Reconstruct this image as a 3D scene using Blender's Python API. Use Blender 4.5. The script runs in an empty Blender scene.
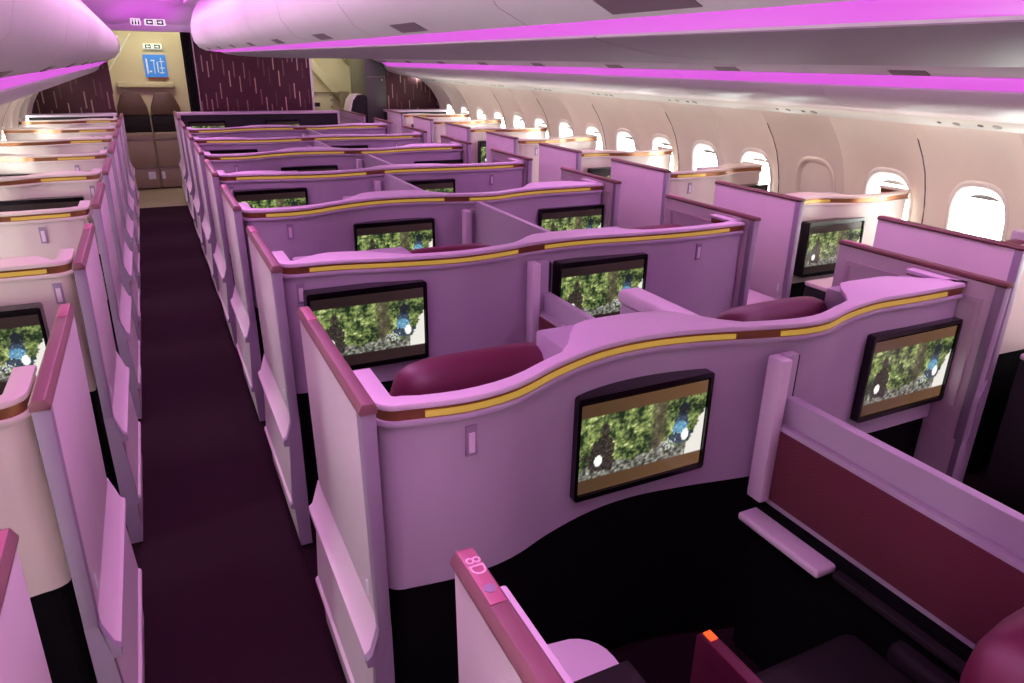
import bpy, bmesh, math, random
from mathutils import Vector, Matrix, noise
random.seed(7)
scn = bpy.context.scene
COL = scn.collection

# ------------------------------------------------------------------ camera
cam_d = bpy.data.cameras.new('camera')
cam_d.sensor_width = 36.0
cam_d.lens = 709.44 / 1024 * 36.0
cam_d.clip_start = 0.02
cam = bpy.data.objects.new('camera', cam_d)
COL.objects.link(cam)
R = Matrix(((0.89818131, 0.14747544, -0.41415135),
            (-0.43933421, 0.33537411, -0.83337246),
            (0.01599367, 0.93047042, 0.36601776)))
R = R.to_quaternion().normalized().to_matrix()
cam.matrix_world = Matrix.Translation((0, 0, 1.72)) @ R.to_4x4()
scn.camera = cam

# ------------------------------------------------------------------ world, exposure
scn.view_settings.view_transform = 'Standard'
scn.view_settings.look = 'None'
scn.view_settings.gamma = 1.0
scn.view_settings.use_curve_mapping = False
scn.view_settings.exposure = 0.18
scn.cycles.use_denoising = True
scn.cycles.max_bounces = 7
scn.cycles.diffuse_bounces = 5
scn.cycles.sample_clamp_indirect = 6.0
w = bpy.data.worlds.new('daylight'); scn.world = w
w.use_nodes = True
w.node_tree.nodes['Background'].inputs[0].default_value = (0.93, 1.0, 0.93, 1)
w.node_tree.nodes['Background'].inputs[1].default_value = 26.0
CX = 1.325                      # middle of the cabin
BAY = 0.548
BAY0 = 2.31


def lin(c):
    return tuple(((v / 255) / 12.92 if v / 255 <= 0.04045 else ((v / 255 + 0.055) / 1.055) ** 2.4) for v in c) + (1,)


def area(name, loc, rot, sx, sy, power, col):
    d = bpy.data.lights.new(name, 'AREA'); d.shape = 'RECTANGLE'
    d.size = sx; d.size_y = sy; d.energy = power; d.color = lin(col)[:3]
    o = bpy.data.objects.new(name, d); COL.objects.link(o)
    o.location = loc; o.rotation_euler = rot
    return o


def portal(loc, rot, sx, sy):
    o = area('window_portal', loc, rot, sx, sy, 1, (255, 255, 255))
    o.data.cycles.is_portal = True
    return o


# added unseen fill lamps facing down under the aisle ceilings
for px_ in (0.17, 2 * CX - 0.17):
    for py_ in (0.4, 3.0, 5.6, 8.2):
        area('aisle_fill_lamp', (px_, py_, 2.2), (0, 0, 0), 0.28, 2.3, 10, (248, 208, 238))
# added unseen lamps: purple fill on the aisle ceilings, warm fill on the sidewalls
for s_ in (-1, 1):
    for py_ in (0.4, 3.0, 5.6, 8.2):
        area('ceiling_fill_lamp', (CX + s_ * 1.16, py_, 2.13), (math.radians(180), 0, 0), 0.2, 2.4, 11, (225, 70, 235))
        area('sidewall_fill_lamp', (CX + s_ * 1.98, py_, 1.505 - (0.035 if s_ < 0 else 0)), (0, math.radians(-40) * s_, 0), 0.12, 2.4, 6 if s_ > 0 else 4, (255, 236, 214))
area('ceiling_fill_lamp', (0.16, 9.9, 1.99), (math.radians(180), 0, 0), 0.7, 0.6, 1.6, (225, 70, 235))  # extra unseen lamp that turns the ceiling end pink
# forward galley, white light
area('galley_lamp', (1.6, 11.5, 2.12), (0, 0, 0), 2.4, 0.8, 13, (255, 246, 214))
area('door_area_lamp', (0.1, 10.6, 2.1), (math.radians(35), 0, 0), 0.6, 0.3, 8, (255, 246, 214))


# ------------------------------------------------------------------ materials
def mat(name, rgb, rough=0.5, metal=0.0, emit=None, es=0.0, var=0.05, scale=6.0, bump=0.0, bscale=200.0, coat=0.0, spec=0.5):
    m = bpy.data.materials.new(name); m.use_nodes = True
    nt = m.node_tree; b = nt.nodes['Principled BSDF']
    c = lin(rgb)
    b.inputs['Roughness'].default_value = rough
    b.inputs['Metallic'].default_value = metal
    b.inputs['Specular IOR Level'].default_value = spec
    b.inputs['Coat Weight'].default_value = coat
    tc = nt.nodes.new('ShaderNodeTexCoord')
    n = nt.nodes.new('ShaderNodeTexNoise'); n.inputs['Scale'].default_value = scale; n.inputs['Detail'].default_value = 3
    nt.links.new(tc.outputs['Object'], n.inputs['Vector'])
    mx = nt.nodes.new('ShaderNodeMix'); mx.data_type = 'RGBA'
    mx.inputs[6].default_value = tuple(v * (1 - var) for v in c[:3]) + (1,)
    mx.inputs[7].default_value = tuple(min(1, v * (1 + var)) for v in c[:3]) + (1,)
    nt.links.new(n.outputs['Fac'], mx.inputs[0])
    nt.links.new(mx.outputs[2], b.inputs['Base Color'])
    if emit:
        b.inputs['Emission Color'].default_value = lin(emit); b.inputs['Emission Strength'].default_value = es
    if bump:
        n2 = nt.nodes.new('ShaderNodeTexNoise'); n2.inputs['Scale'].default_value = bscale
        nt.links.new(tc.outputs['Object'], n2.inputs['Vector'])
        bp = nt.nodes.new('ShaderNodeBump'); bp.inputs['Strength'].default_value = bump; bp.inputs['Distance'].default_value = 0.002
        nt.links.new(n2.outputs['Fac'], bp.inputs['Height']); nt.links.new(bp.outputs[0], b.inputs['Normal'])
    return m


M = {}
M['shell'] = mat('shell plastic purple-lit tint', (180, 164, 184), 0.36)  # mauve puts the purple cabin light into the pale plastic
M['shellw'] = mat('shell plastic daylit tint', (212, 196, 192), 0.42)  # same plastic, with window daylight put into its warm tone
M['ledge'] = mat('ledge plastic', (222, 202, 220), 0.4)
M['door'] = mat('door panel', (222, 202, 214), 0.45)
M['frame'] = mat('door frame grey mauve', (150, 132, 156), 0.45)
M['cap'] = mat('maroon leather cap', (132, 86, 96), 0.35, bump=0.15, bscale=500)
M['capr'] = mat('brown leather cap', (106, 64, 60), 0.4, bump=0.15, bscale=500)
M['bronze'] = mat('bronze trim', (150, 100, 70), 0.3, 0.8)
M['gold'] = mat('gold light strip', (160, 130, 70), 0.3, 0.3, emit=(226, 186, 76), es=0.4)
M['black'] = mat('black plastic', (14, 12, 16), 0.6)
M['bezel'] = mat('monitor bezel', (12, 8, 14), 0.25)
M['footshade'] = mat('dark kick panel', (9, 7, 12), 0.9, spec=0.1)  # near black stands in for the deep shade low in the suites
M['maroon'] = mat('maroon leather', (98, 32, 60), 0.42, bump=0.2, bscale=120)
M['seatdark'] = mat('dark seat fabric', (22, 8, 18), 0.8, bump=0.3)
M['white'] = mat('white plastic', (232, 228, 220), 0.4)
M['bin'] = mat('overhead bin plastic', (212, 202, 208), 0.45)
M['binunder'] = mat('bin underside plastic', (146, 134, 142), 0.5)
M['seam'] = mat('dark joint', (70, 60, 70), 0.7)
M['latch'] = mat('latch grey', (120, 100, 110), 0.4)
M['led'] = mat('purple LED strip', (170, 80, 172), 0.5, emit=(236, 98, 240), es=0.64)
M['cove'] = mat('added ceiling glow', (230, 120, 235), 0.5, emit=(226, 80, 236), es=2.0)
M['ceil'] = mat('ceiling panel', (225, 205, 225), 0.5)
M['wall'] = mat('sidewall lining', (226, 214, 204), 0.5)
M['winframe'] = mat('window frame', (228, 224, 218), 0.4)
M['shade'] = mat('window shade grey', (150, 148, 146), 0.5)
M['psu'] = mat('service panel white', (225, 228, 222), 0.4)
M['psud'] = mat('service panel grille', (70, 74, 74), 0.5)
M['cream'] = mat('galley cream', (206, 196, 160), 0.5)
M['creamd'] = mat('galley cream dark', (150, 140, 112), 0.5)
M['monument'] = mat('monument grey green', (78, 80, 74), 0.35)
M['taupe'] = mat('taupe cabinet', (158, 142, 120), 0.45)
M['brownseat'] = mat('brown leather', (96, 74, 60), 0.4)
M['curtain'] = mat('black curtain', (8, 8, 10), 0.9)
M['steel'] = mat('steel', (200, 196, 186), 0.25, 0.9)
M['signw'] = mat('sign white', (235, 240, 235), 0.5, emit=(235, 245, 235), es=0.5)
M['signg'] = mat('sign green', (10, 70, 40), 0.5)
M['blue'] = mat('blue placard', (50, 120, 205), 0.5, emit=(50, 130, 215), es=0.35)
M['pale'] = mat('pale marking', (225, 235, 240), 0.5)
M['platetxt'] = mat('seat number marking', (232, 190, 208), 0.4)
M['plate'] = mat('seat number plate', (176, 100, 126), 0.35)
M['amber'] = mat('amber lamp', (240, 120, 40), 0.4, emit=(250, 90, 30), es=0.8)


def carpet():
    m = bpy.data.materials.new('dark purple carpet'); m.use_nodes = True
    nt = m.node_tree; b = nt.nodes['Principled BSDF']
    b.inputs['Roughness'].default_value = 0.95; b.inputs['Specular IOR Level'].default_value = 0.15
    tc = nt.nodes.new('ShaderNodeTexCoord')
    n = nt.nodes.new('ShaderNodeTexNoise'); n.inputs['Scale'].default_value = 260; n.inputs['Detail'].default_value = 2
    nt.links.new(tc.outputs['Object'], n.inputs['Vector'])
    cr = nt.nodes.new('ShaderNodeValToRGB')
    cr.color_ramp.elements[0].position = 0.3; cr.color_ramp.elements[0].color = lin((27, 11, 22))
    cr.color_ramp.elements[1].position = 0.75; cr.color_ramp.elements[1].color = lin((52, 22, 38))
    nt.links.new(n.outputs['Fac'], cr.inputs[0]); nt.links.new(cr.outputs[0], b.inputs['Base Color'])
    bp = nt.nodes.new('ShaderNodeBump'); bp.inputs['Strength'].default_value = 0.6; bp.inputs['Distance'].default_value = 0.003
    nt.links.new(n.outputs['Fac'], bp.inputs['Height']); nt.links.new(bp.outputs[0], b.inputs['Normal'])
    return m


def fabric(name, c1, c2):
    m = bpy.data.materials.new(name); m.use_nodes = True
    nt = m.node_tree; b = nt.nodes['Principled BSDF']
    b.inputs['Roughness'].default_value = 0.85
    tc = nt.nodes.new('ShaderNodeTexCoord'); mp = nt.nodes.new('ShaderNodeMapping')
    mp.inputs['Scale'].default_value = (1, 1, 1.0); mp.inputs['Rotation'].default_value = (0.5, 0, 0)
    br = nt.nodes.new('ShaderNodeTexBrick')
    sx = nt.nodes.new('ShaderNodeSeparateXYZ'); cb = nt.nodes.new('ShaderNodeCombineXYZ')
    nt.links.new(tc.outputs['Object'], mp.inputs[0]); nt.links.new(mp.outputs[0], sx.inputs[0])
    nt.links.new(sx.outputs[1], cb.inputs[0]); nt.links.new(sx.outputs[2], cb.inputs[1])
    nt.links.new(cb.outputs[0], br.inputs['Vector'])
    br.inputs['Scale'].default_value = 70
    br.inputs['Color1'].default_value = lin(c1); br.inputs['Color2'].default_value = lin(c1); br.inputs['Mortar'].default_value = lin(c2)
    br.inputs['Mortar Size'].default_value = 0.05
    nt.links.new(br.outputs['Color'], b.inputs['Base Color'])
    bp = nt.nodes.new('ShaderNodeBump'); bp.inputs['Strength'].default_value = 0.5; bp.inputs['Distance'].default_value = 0.002
    nt.links.new(br.outputs['Fac'], bp.inputs['Height']); nt.links.new(bp.outputs[0], b.inputs['Normal'])
    return m


def dashes():
    m = bpy.data.materials.new('maroon bulkhead with dashes'); m.use_nodes = True
    nt = m.node_tree; b = nt.nodes['Principled BSDF']; b.inputs['Roughness'].default_value = 0.55
    tc = nt.nodes.new('ShaderNodeTexCoord'); sx = nt.nodes.new('ShaderNodeSeparateXYZ')
    nt.links.new(tc.outputs['Object'], sx.inputs[0])

    def mt(op, a, bb=None, c=None):
        n = nt.nodes.new('ShaderNodeMath'); n.operation = op
        for i, v in enumerate((a, bb, c)):
            if v is None: continue
            if isinstance(v, (int, float)): n.inputs[i].default_value = v
            else: nt.links.new(v, n.inputs[i])
        return n.outputs[0]
    X = mt('DIVIDE', sx.outputs[0], 0.062)
    cell = mt('FLOOR', X); fr = mt('FRACT', X)
    wn = nt.nodes.new('ShaderNodeTexWhiteNoise'); wn.noise_dimensions = '1D'
    nt.links.new(cell, wn.inputs['W'])
    Z = mt('ADD', mt('DIVIDE', sx.outputs[2], 0.46), mt('MULTIPLY', wn.outputs['Value'], 7.0))
    fz = mt('FRACT', Z)
    m1 = mt('LESS_THAN', mt('ABSOLUTE', mt('SUBTRACT', fr, 0.5)), 0.11)
    m2 = mt('LESS_THAN', fz, 0.42)
    msk = mt('MULTIPLY', m1, m2)
    wn2 = nt.nodes.new('ShaderNodeTexWhiteNoise'); wn2.noise_dimensions = '1D'
    nt.links.new(mt('ADD', mt('FLOOR', Z), mt('MULTIPLY', cell, 17.3)), wn2.inputs['W'])
    msk = mt('MULTIPLY', msk, mt('MULTIPLY_ADD', mt('POWER', wn2.outputs['Value'], 2.0), 0.9, 0.1))
    mx = nt.nodes.new('ShaderNodeMix'); mx.data_type = 'RGBA'
    mx.inputs[6].default_value = lin((74, 22, 40)); mx.inputs[7].default_value = lin((225, 190, 165))
    nt.links.new(msk, mx.inputs[0]); nt.links.new(mx.outputs[2], b.inputs['Base Color'])
    return m


def screenmat():
    m = bpy.data.materials.new('screen picture'); m.use_nodes = True
    nt = m.node_tree; b = nt.nodes['Principled BSDF']
    b.inputs['Base Color'].default_value = (0.01, 0.01, 0.01, 1); b.inputs['Roughness'].default_value = 0.12
    a = nt.nodes.new('ShaderNodeAttribute'); a.attribute_name = 'picture'
    nt.links.new(a.outputs['Color'], b.inputs['Emission Color']); b.inputs['Emission Strength'].default_value = 1.0
    return m


def panemat():
    m = bpy.data.materials.new('window pane'); m.use_nodes = True
    nt = m.node_tree; nt.nodes.remove(nt.nodes['Principled BSDF'])
    out = [n for n in nt.nodes if n.type == 'OUTPUT_MATERIAL'][0]
    t = nt.nodes.new('ShaderNodeBsdfTransparent'); g = nt.nodes.new('ShaderNodeBsdfGlossy'); g.inputs['Roughness'].default_value = 0.05
    mx = nt.nodes.new('ShaderNodeMixShader'); mx.inputs[0].default_value = 0.06
    nt.links.new(t.outputs[0], mx.inputs[1]); nt.links.new(g.outputs[0], mx.inputs[2]); nt.links.new(mx.outputs[0], out.inputs[0])
    return m


M['carpet'] = carpet()
M['fabric'] = fabric('maroon woven fabric', (84, 22, 44), (112, 46, 62))
M['dash'] = dashes()
M['screen'] = screenmat()
M['pane'] = panemat()


# ------------------------------------------------------------------ mesh helpers
class MB:
    def __init__(s):
        s.bm = bmesh.new()

    def box(s, x0, x1, y0, y1, z0, z1, bev=0.0, seg=2):
        v = [s.bm.verts.new((x, y, z)) for x in (x0, x1) for y in (y0, y1) for z in (z0, z1)]
        fs = [s.bm.faces.new([v[i] for i in q]) for q in ((0, 1, 3, 2), (4, 6, 7, 5), (0, 4, 5, 1), (2, 3, 7, 6), (0, 2, 6, 4), (1, 5, 7, 3))]
        if bev:
            es = list({e for f in fs for e in f.edges})
            bmesh.ops.bevel(s.bm, geom=es, offset=bev, segments=seg, affect='EDGES', profile=0.5)
        return s

    def prism(s, pts, a0, a1, axis='Y'):
        """closed 2D outline swept along an axis"""
        def P(p, a):
            return {'Y': (p[0], a, p[1]), 'Z': (p[0], p[1], a), 'X': (a, p[0], p[1])}[axis]
        A = [s.bm.verts.new(P(p, a0)) for p in pts]; B = [s.bm.verts.new(P(p, a1)) for p in pts]
        n = len(pts)
        for i in range(n):
            s.bm.faces.new((A[i], A[(i + 1) % n], B[(i + 1) % n], B[i]))
        s.bm.faces.new(A); s.bm.faces.new(B[::-1])
        return s

    def sheet(s, pts, a0, a1, axis='Y', nseg=1):
        def P(p, a):
            return {'Y': (p[0], a, p[1]), 'Z': (p[0], p[1], a)}[axis]
        rows = [[s.bm.verts.new(P(p, a0 + (a1 - a0) * k / nseg)) for p in pts] for k in range(nseg + 1)]
        for A, B in zip(rows, rows[1:]):
            for i in range(len(pts) - 1):
                s.bm.faces.new((A[i], A[i + 1], B[i + 1], B[i]))
        return s

    def ribbon(s, outer, inner, z0, z1):
        """plate between two plan curves; z0/z1 numbers or per-point lists"""
        n = len(outer)
        L = lambda z: z if isinstance(z, (list, tuple)) else [z] * n
        z0 = L(z0); z1 = L(z1)
        ob = [s.bm.verts.new((p[0], p[1], z0[i])) for i, p in enumerate(outer)]
        ot = [s.bm.verts.new((p[0], p[1], z1[i])) for i, p in enumerate(outer)]
        ib = [s.bm.verts.new((p[0], p[1], z0[i])) for i, p in enumerate(inner)]
        it = [s.bm.verts.new((p[0], p[1], z1[i])) for i, p in enumerate(inner)]
        f = s.bm.faces.new
        for i in range(n - 1):
            f((ob[i], ob[i + 1], ot[i + 1], ot[i])); f((it[i], it[i + 1], ib[i + 1], ib[i]))
            f((ot[i], ot[i + 1], it[i + 1], it[i])); f((ib[i], ib[i + 1], ob[i + 1], ob[i]))
        f((ob[0], ot[0], it[0], ib[0])); f((ob[-1], ib[-1], it[-1], ot[-1]))
        return s

    def disc(s, c, r, d, axis, n=20):
        pts = [(math.cos(2 * math.pi * i / n) * r, math.sin(2 * math.pi * i / n) * r) for i in range(n)]
        if axis == 'Y': s.prism([(c[0] + p[0], c[2] + p[1]) for p in pts], c[1], c[1] + d, 'Y')
        if axis == 'Z': s.prism([(c[0] + p[0], c[1] + p[1]) for p in pts], c[2], c[2] + d, 'Z')
        if axis == 'X': s.prism([(c[1] + p[0], c[2] + p[1]) for p in pts], c[0], c[0] + d, 'X')
        return s

    def build(s, name, m, parent=None, bev=0.0, loc=(0, 0, 0), smooth=38, clean=True):
        bm = s.bm
        if clean:
            bmesh.ops.recalc_face_normals(bm, faces=bm.faces)
        if bev:
            es = [e for e in bm.edges if len(e.link_faces) == 2 and e.calc_face_angle(0) > 0.6]
            if es: bmesh.ops.bevel(bm, geom=es, offset=bev, segments=2, affect='EDGES', profile=0.5, clamp_overlap=True)
        for f in bm.faces: f.smooth = True
        lim = math.radians(smooth)
        for e in bm.edges:
            if len(e.link_faces) == 2 and e.calc_face_angle(0) > lim: e.smooth = False
        me = bpy.data.meshes.new(name); bm.to_mesh(me); bm.free()
        me.materials.append(m)
        o = bpy.data.objects.new(name, me); COL.objects.link(o); o.location = loc
        if parent: o.parent = parent
        return o


def tag(o, label=None, cat=None, group=None, kind=None):
    if label: o['label'] = label
    if cat: o['category'] = cat
    if group: o['group'] = group
    if kind: o['kind'] = kind
    return o


def empty(name, loc, label, cat, group=None):
    o = bpy.data.objects.new(name, None); o.empty_display_size = 0.05; COL.objects.link(o); o.location = loc
    return tag(o, label, cat, group)


def kids(o, index):
    return index.get(o.name, [])


def copy_tree(o, loc, label=None, group=None, parent=None, index=None, top=True):
    if index is None:
        index = {}
        for x in list(COL.objects):
            if x.parent: index.setdefault(x.parent.name, []).append(x)
    c = o.copy(); COL.objects.link(c)
    if parent: c.parent = parent
    if top:
        c.location = loc
        if label: c['label'] = label
        if group: c['group'] = group
    for ch in index.get(o.name, []):
        copy_tree(ch, None, None, None, c, index, False)
    return c


ORD = ['nearest', 'second', 'third', 'fourth', 'fifth', 'sixth', 'seventh', 'eighth', 'ninth', 'tenth', 'eleventh', 'twelfth', 'thirteenth', 'fourteenth', 'fifteenth', 'sixteenth', 'seventeenth', 'eighteenth']
def nth(i): return ORD[i] + ('' if i == 0 else ' from')


def mirx(x): return 2 * CX - x


def st(name, mb, m, **k):
    o = mb.build(name, m, **k); o['kind'] = 'structure'; return o


def lerp_prof(prof, z):
    for (x0, z0), (x1, z1) in zip(prof, prof[1:]):
        if (z0 - z) * (z1 - z) <= 0 and z0 != z1:
            t = (z - z0) / (z1 - z0); t2 = t
            return x0 + (x1 - x0) * t2
    return prof[-1][0]


# ------------------------------------------------------------------ floor, ceiling, end walls
YB = -1.25; YF = 12.3
st('floor', MB().box(-1.45, 4.1, YB, 9.7, -0.05, 0), M['carpet'])
o = st('floor_galley', MB().box(-1.45, 4.1, 9.7, YF, -0.05, 0.001), M['creamd'])
cp = [(CX - 2.35, 1.75), (CX - 2.05, 2.12), (CX - 1.5, 2.25), (CX - 1.2, 2.31), (CX - 0.9, 2.27), (CX, 2.25), (CX + 0.9, 2.27), (CX + 1.2, 2.31), (CX + 1.5, 2.25), (CX + 2.05, 2.12), (CX + 2.35, 1.75)]
st('ceiling', MB().sheet(cp, YB, 9.5, 'Y', 8), M['ceil'])
# end of the cabin ceiling sloping to the lintel
mbc = MB()
rows = []
for k in range(9):
    t = k / 8; yy = 9.5 + 0.9 * t; dz = -0.2 * (1 - math.cos(t * math.pi / 2))
    rows.append([mbc.bm.verts.new((p[0], yy, p[1] + (dz if 2 <= i <= 8 else 0))) for i, p in enumerate(cp)])
for A, B in zip(rows, rows[1:]):
    for i in range(len(cp) - 1): mbc.bm.faces.new((A[i], A[i + 1], B[i + 1], B[i]))
st('ceiling_end', mbc, M['ceil'])
st('ceiling_galley', MB().box(-1.45, 4.1, 10.4, YF, 2.14, 2.2), M['ceil'])
st('wall_back', MB().box(-1.45, 4.1, YB - 0.05, YB, 0, 2.5), M['wall'])
st('wall_far', MB().box(-1.45, 4.1, YF, YF + 0.05, 0, 2.5), M['cream'])
for x_ in (-1.5, 4.1):
    st('wall_galley', MB().box(x_, x_ + 0.05, 10.44, YF + 0.05, 0, 2.3), M['cream'])
st('trim_1', MB().box(-0.36, 0.68, 10.36, 10.44, 2.0, 2.2), M['ceil'], bev=0.01)

# ------------------------------------------------------------------ side walls with windows
WP = [(2.29, 1.46), (2.36, 1.42), (2.44, 1.35), (2.505, 1.27), (2.555, 1.18), (2.59, 1.08), (2.615, 0.98), (2.63, 0.85), (2.635, 0.7), (2.62, 0.5), (2.59, 0.25), (2.55, 0.0)]
WZ = 0.94; AW = 0.145; AH = 0.205          # lining aperture half sizes


def sell(th, a, b, n=3.0):
    c, s_ = math.cos(th), math.sin(th)
    r = (abs(c / a) ** n + abs(s_ / b) ** n) ** (-1 / n)
    return r * c, r * s_


def wall_pt(y, z, yc, side, extra=0.0):
    u = (y - yc) / (BAY / 2)
    rel = 0.055 * (abs(u) ** 3.5) * max(0, min(1, (1.46 - z) / 0.12)) * max(0, min(1, (z - 0.0) / 0.2))
    dx = lerp_prof(WP, z) - rel + extra
    return (CX + side * dx, y, z)


def perimeter():
    hb = BAY / 2; pts = []
    zt = 1.46; zb = 0.0
    zs = [zb + (zt - zb) * i / 16 for i in range(17)]
    ys = [-hb + BAY * i / 10 for i in range(11)]
    for z in zs: pts.append((hb, z))
    for y in ys[::-1][1:]: pts.append((y, zt))
    for z in zs[::-1][1:]: pts.append((-hb, z))
    for y in ys[1:-1]: pts.append((y, zb))
    return pts


PER = perimeter()
nbay = 24; k0 = -6
for side, wname in ((1, 'wall_right'), (-1, 'wall_left')):
    mb = MB()
    for k in range(k0, k0 + nbay):
        yc = BAY0 + BAY * k
        if yc > 10.6: continue
        rings = []
        for j in range(9):
            t = (j / 8)
            ring = []
            for (y, z) in PER:
                th = math.atan2(z - WZ, y)
                ay, az = sell(th, AW, AH)
                yy = ay + (y - ay) * t; zz = WZ + az + (z - WZ - az) * t
                ring.append(mb.bm.verts.new(wall_pt(yc + yy, min(1.46, max(0, zz)), yc, side)))
            rings.append(ring)
        n = len(PER)
        for a, b in zip(rings, rings[1:]):
            for i in range(n): mb.bm.faces.new((a[i], a[(i + 1) % n], b[(i + 1) % n], b[i]))
    st(wname, mb, M['wall'], clean=True)
    # joints between lining panels
    wn = 0
    for k in range(k0, k0 + nbay):
        yc = BAY0 + BAY * k
        if yc > 10.6: continue
        wn += 1
        root = bpy.data.objects.new('window_%d' % (wn + (0 if side == 1 else 40)), None); COL.objects.link(root)
        root['kind'] = 'structure'; root['label'] = 'oval cabin window in the %s side wall, bright daylight outside' % ('right' if side == 1 else 'left')
        blank = (k == 2 and side == 1)
        fb = MB(); N = 40; rr = []
        for (sc_, ex) in ((1.16, -0.001), (1.12, -0.008), (1.03, -0.010), (0.98, 0.004), (0.80, 0.055), (0.77, 0.06)):
            ring = []
            for i in range(N):
                y, z = sell(2 * math.pi * i / N, AW * sc_, AH * sc_)
                p = wall_pt(yc + y, WZ + z, yc, side, ex)
                if ex > 0: p = (CX + side * (lerp_prof(WP, WZ + z) + ex), p[1], p[2])
                ring.append(fb.bm.verts.new(p))
            rr.append(ring)
        for a, b in zip(rr, rr[1:]):
            for i in range(N): fb.bm.faces.new((a[i], a[(i + 1) % N], b[(i + 1) % N], b[i]))
        f = fb.build('window_frame', M['winframe'] if not blank else M['wall'], root, clean=False)
        pb = MB()
        ring = [pb.bm.verts.new((CX + side * (lerp_prof(WP, WZ + z) + (0.062 if not blank else 0.012)), yc + y, WZ + z)) for (y, z) in [sell(2 * math.pi * i / N, AW * (0.79 if not blank else 0.99), AH * (0.79 if not blank else 0.99)) for i in range(N)]]
        pb.bm.faces.new(ring)
        if blank:
            pb.build('window_plug', M['wall'], root, clean=False)
        else:
            pb.build('pane', M['pane'], root, clean=False)
            sb = MB()
            top = [sell(math.radians(a), AW * 0.78, AH * 0.78) for a in range(55, 126, 5)]
            bot = [(y * 0.9, AH * 0.66) for (y, z) in top]
            sb.ribbon([(p[0] + yc, p[1] + WZ) for p in top], [(p[0] + yc, p[1] + WZ) for p in bot], 0, 0.006)
            for v in sb.bm.verts:
                y, z, d = v.co
                v.co = (CX + side * (lerp_prof(WP, z) + 0.05 - d), y, z)
            sb.build('shade_handle', M['shade'], root)
            portal((CX + side * (2.615 + 0.075), yc, WZ), (0, math.radians(90) * side, 0), AH * 1.5, AW * 1.5)
    # panel seams
    for k in range(k0, k0 + nbay, 2):
        ys = BAY0 + BAY * (k + 0.5)
        if ys > 10.5: continue
        sb = MB()
        pts = [(CX + side * (x - 0.0565 * max(0, min(1, (1.46 - z) / 0.12)) * max(0, min(1, z / 0.2))), z) for (x, z) in WP]
        ptsb = [(p[0] + side * 0.01, p[1]) for p in pts]
        n = len(pts)
        sb.prism(pts + ptsb[::-1], ys - 0.003, ys + 0.003, 'Y')
        s_ = sb.build('trim_%d' % (10 + k + (50 if side == 1 else 100)), M['seam']); s_['kind'] = 'structure'

# ------------------------------------------------------------------ overhead bins
CP = [(0.62, 2.24), (0.565, 2.14), (0.535, 2.04), (0.53, 1.95), (0.545, 1.87), (0.59, 1.812), (0.652, 1.783)]
CU = [(0.80, 1.768), (0.84, 1.757), (0.95, 1.742), (1.12, 1.731), (1.325, 1.728)]
cprof = CP + [(0.655, 1.80), (0.79, 1.795)] + CU
cprof = cprof + [(mirx(x), z) for x, z in cprof[::-1][1:]]


def subdiv_prof(p):
    return p


edges = [YB] + [0.27 + 1.0 * i for i in range(9)] + [9.0]
seams_c = edges
for i in range(len(seams_c) - 1):
    y0, y1 = seams_c[i], seams_c[i + 1]
    lab = 'white overhead bin above the centre suites, %s the camera' % nth(i - 1) if i else 'white overhead bin above the centre suites, behind the camera'
    r = empty('overhead_bin', (CX, (y0 + y1) / 2, 1.73), lab, 'overhead bin', 'overhead bins above the centre suites')
    L = (y1 - y0) / 2
    body = MB()
    pr = [(x - CX, z - 1.73) for x, z in cprof]
    if i == len(seams_c) - 2:     # rounded forward end
        n = 8; rows = []
        for k in range(n + 1):
            t = k / n; yy = -L + 2 * L * t
            s1 = math.sqrt(max(0.0, 1 - max(0, (t - 0.35) / 0.65) ** 2.5)) * 0.3 + 0.7 if t > 0.35 else 1.0
            zc = 0.28
            rows.append([body.bm.verts.new((x * (0.75 + 0.25 * s1), yy, zc + (z - zc) * s1)) for x, z in pr])
        for A, B in zip(rows, rows[1:]):
            for q in range(len(pr)): body.bm.faces.new((A[q], A[(q + 1) % len(pr)], B[(q + 1) % len(pr)], B[q]))
        body.bm.faces.new(rows[0]); body.bm.faces.new(rows[-1][::-1])
    else:
        body.prism(pr, -L + 0.002, L - 0.002)
    body.build('bin_body', M['bin'], r, smooth=30)
    if i < len(seams_c) - 2:
        cu_ = [(x - CX, z - 1.73) for x, z in CU]; cu_ = cu_ + [(-x, z) for x, z in cu_[::-1][1:]]
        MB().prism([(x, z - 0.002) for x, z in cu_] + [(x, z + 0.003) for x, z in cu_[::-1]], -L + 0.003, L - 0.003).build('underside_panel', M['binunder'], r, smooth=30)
    if i < len(seams_c) - 2:
        for sgn in (1, -1):
            q = [(x - CX, z - 1.73) for x, z in [(0.606, 1.805), (0.642, 1.788), (0.648, 1.80), (0.612, 1.815)]]
            q = [(-sgn * abs(x) if sgn == 1 else abs(x), z) for x, z in q]
            off = -0.003 if sgn == 1 else 0.003
            lb = MB().prism([(x + off, z) for x, z in q], 0.0, 0.2)
            lb.build('latch', M['latch'], r)
LEDC = [(0.655, 1.782), (0.68, 1.778), (0.72, 1.773), (0.80, 1.772), (0.80, 1.782), (0.72, 1.784), (0.68, 1.79), (0.66, 1.795)]
ys = [YB, -0.6, 1.24, 3.05, 4.87, 6.7, 8.3]
for side in (-1, 1):
    for i in range(len(ys) - 1):
        pr = LEDC if side == -1 else [(mirx(x), z) for x, z in LEDC]
        o = MB().prism(pr, ys[i] + 0.006, ys[i + 1] - 0.006).build('light_strip', M['led'])
        tag(o, 'glowing purple light strip under the %s edge of the centre bins, %s the camera' % ('left' if side < 0 else 'right', nth(i)), 'light strip', 'purple light strips on the bins')

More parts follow.
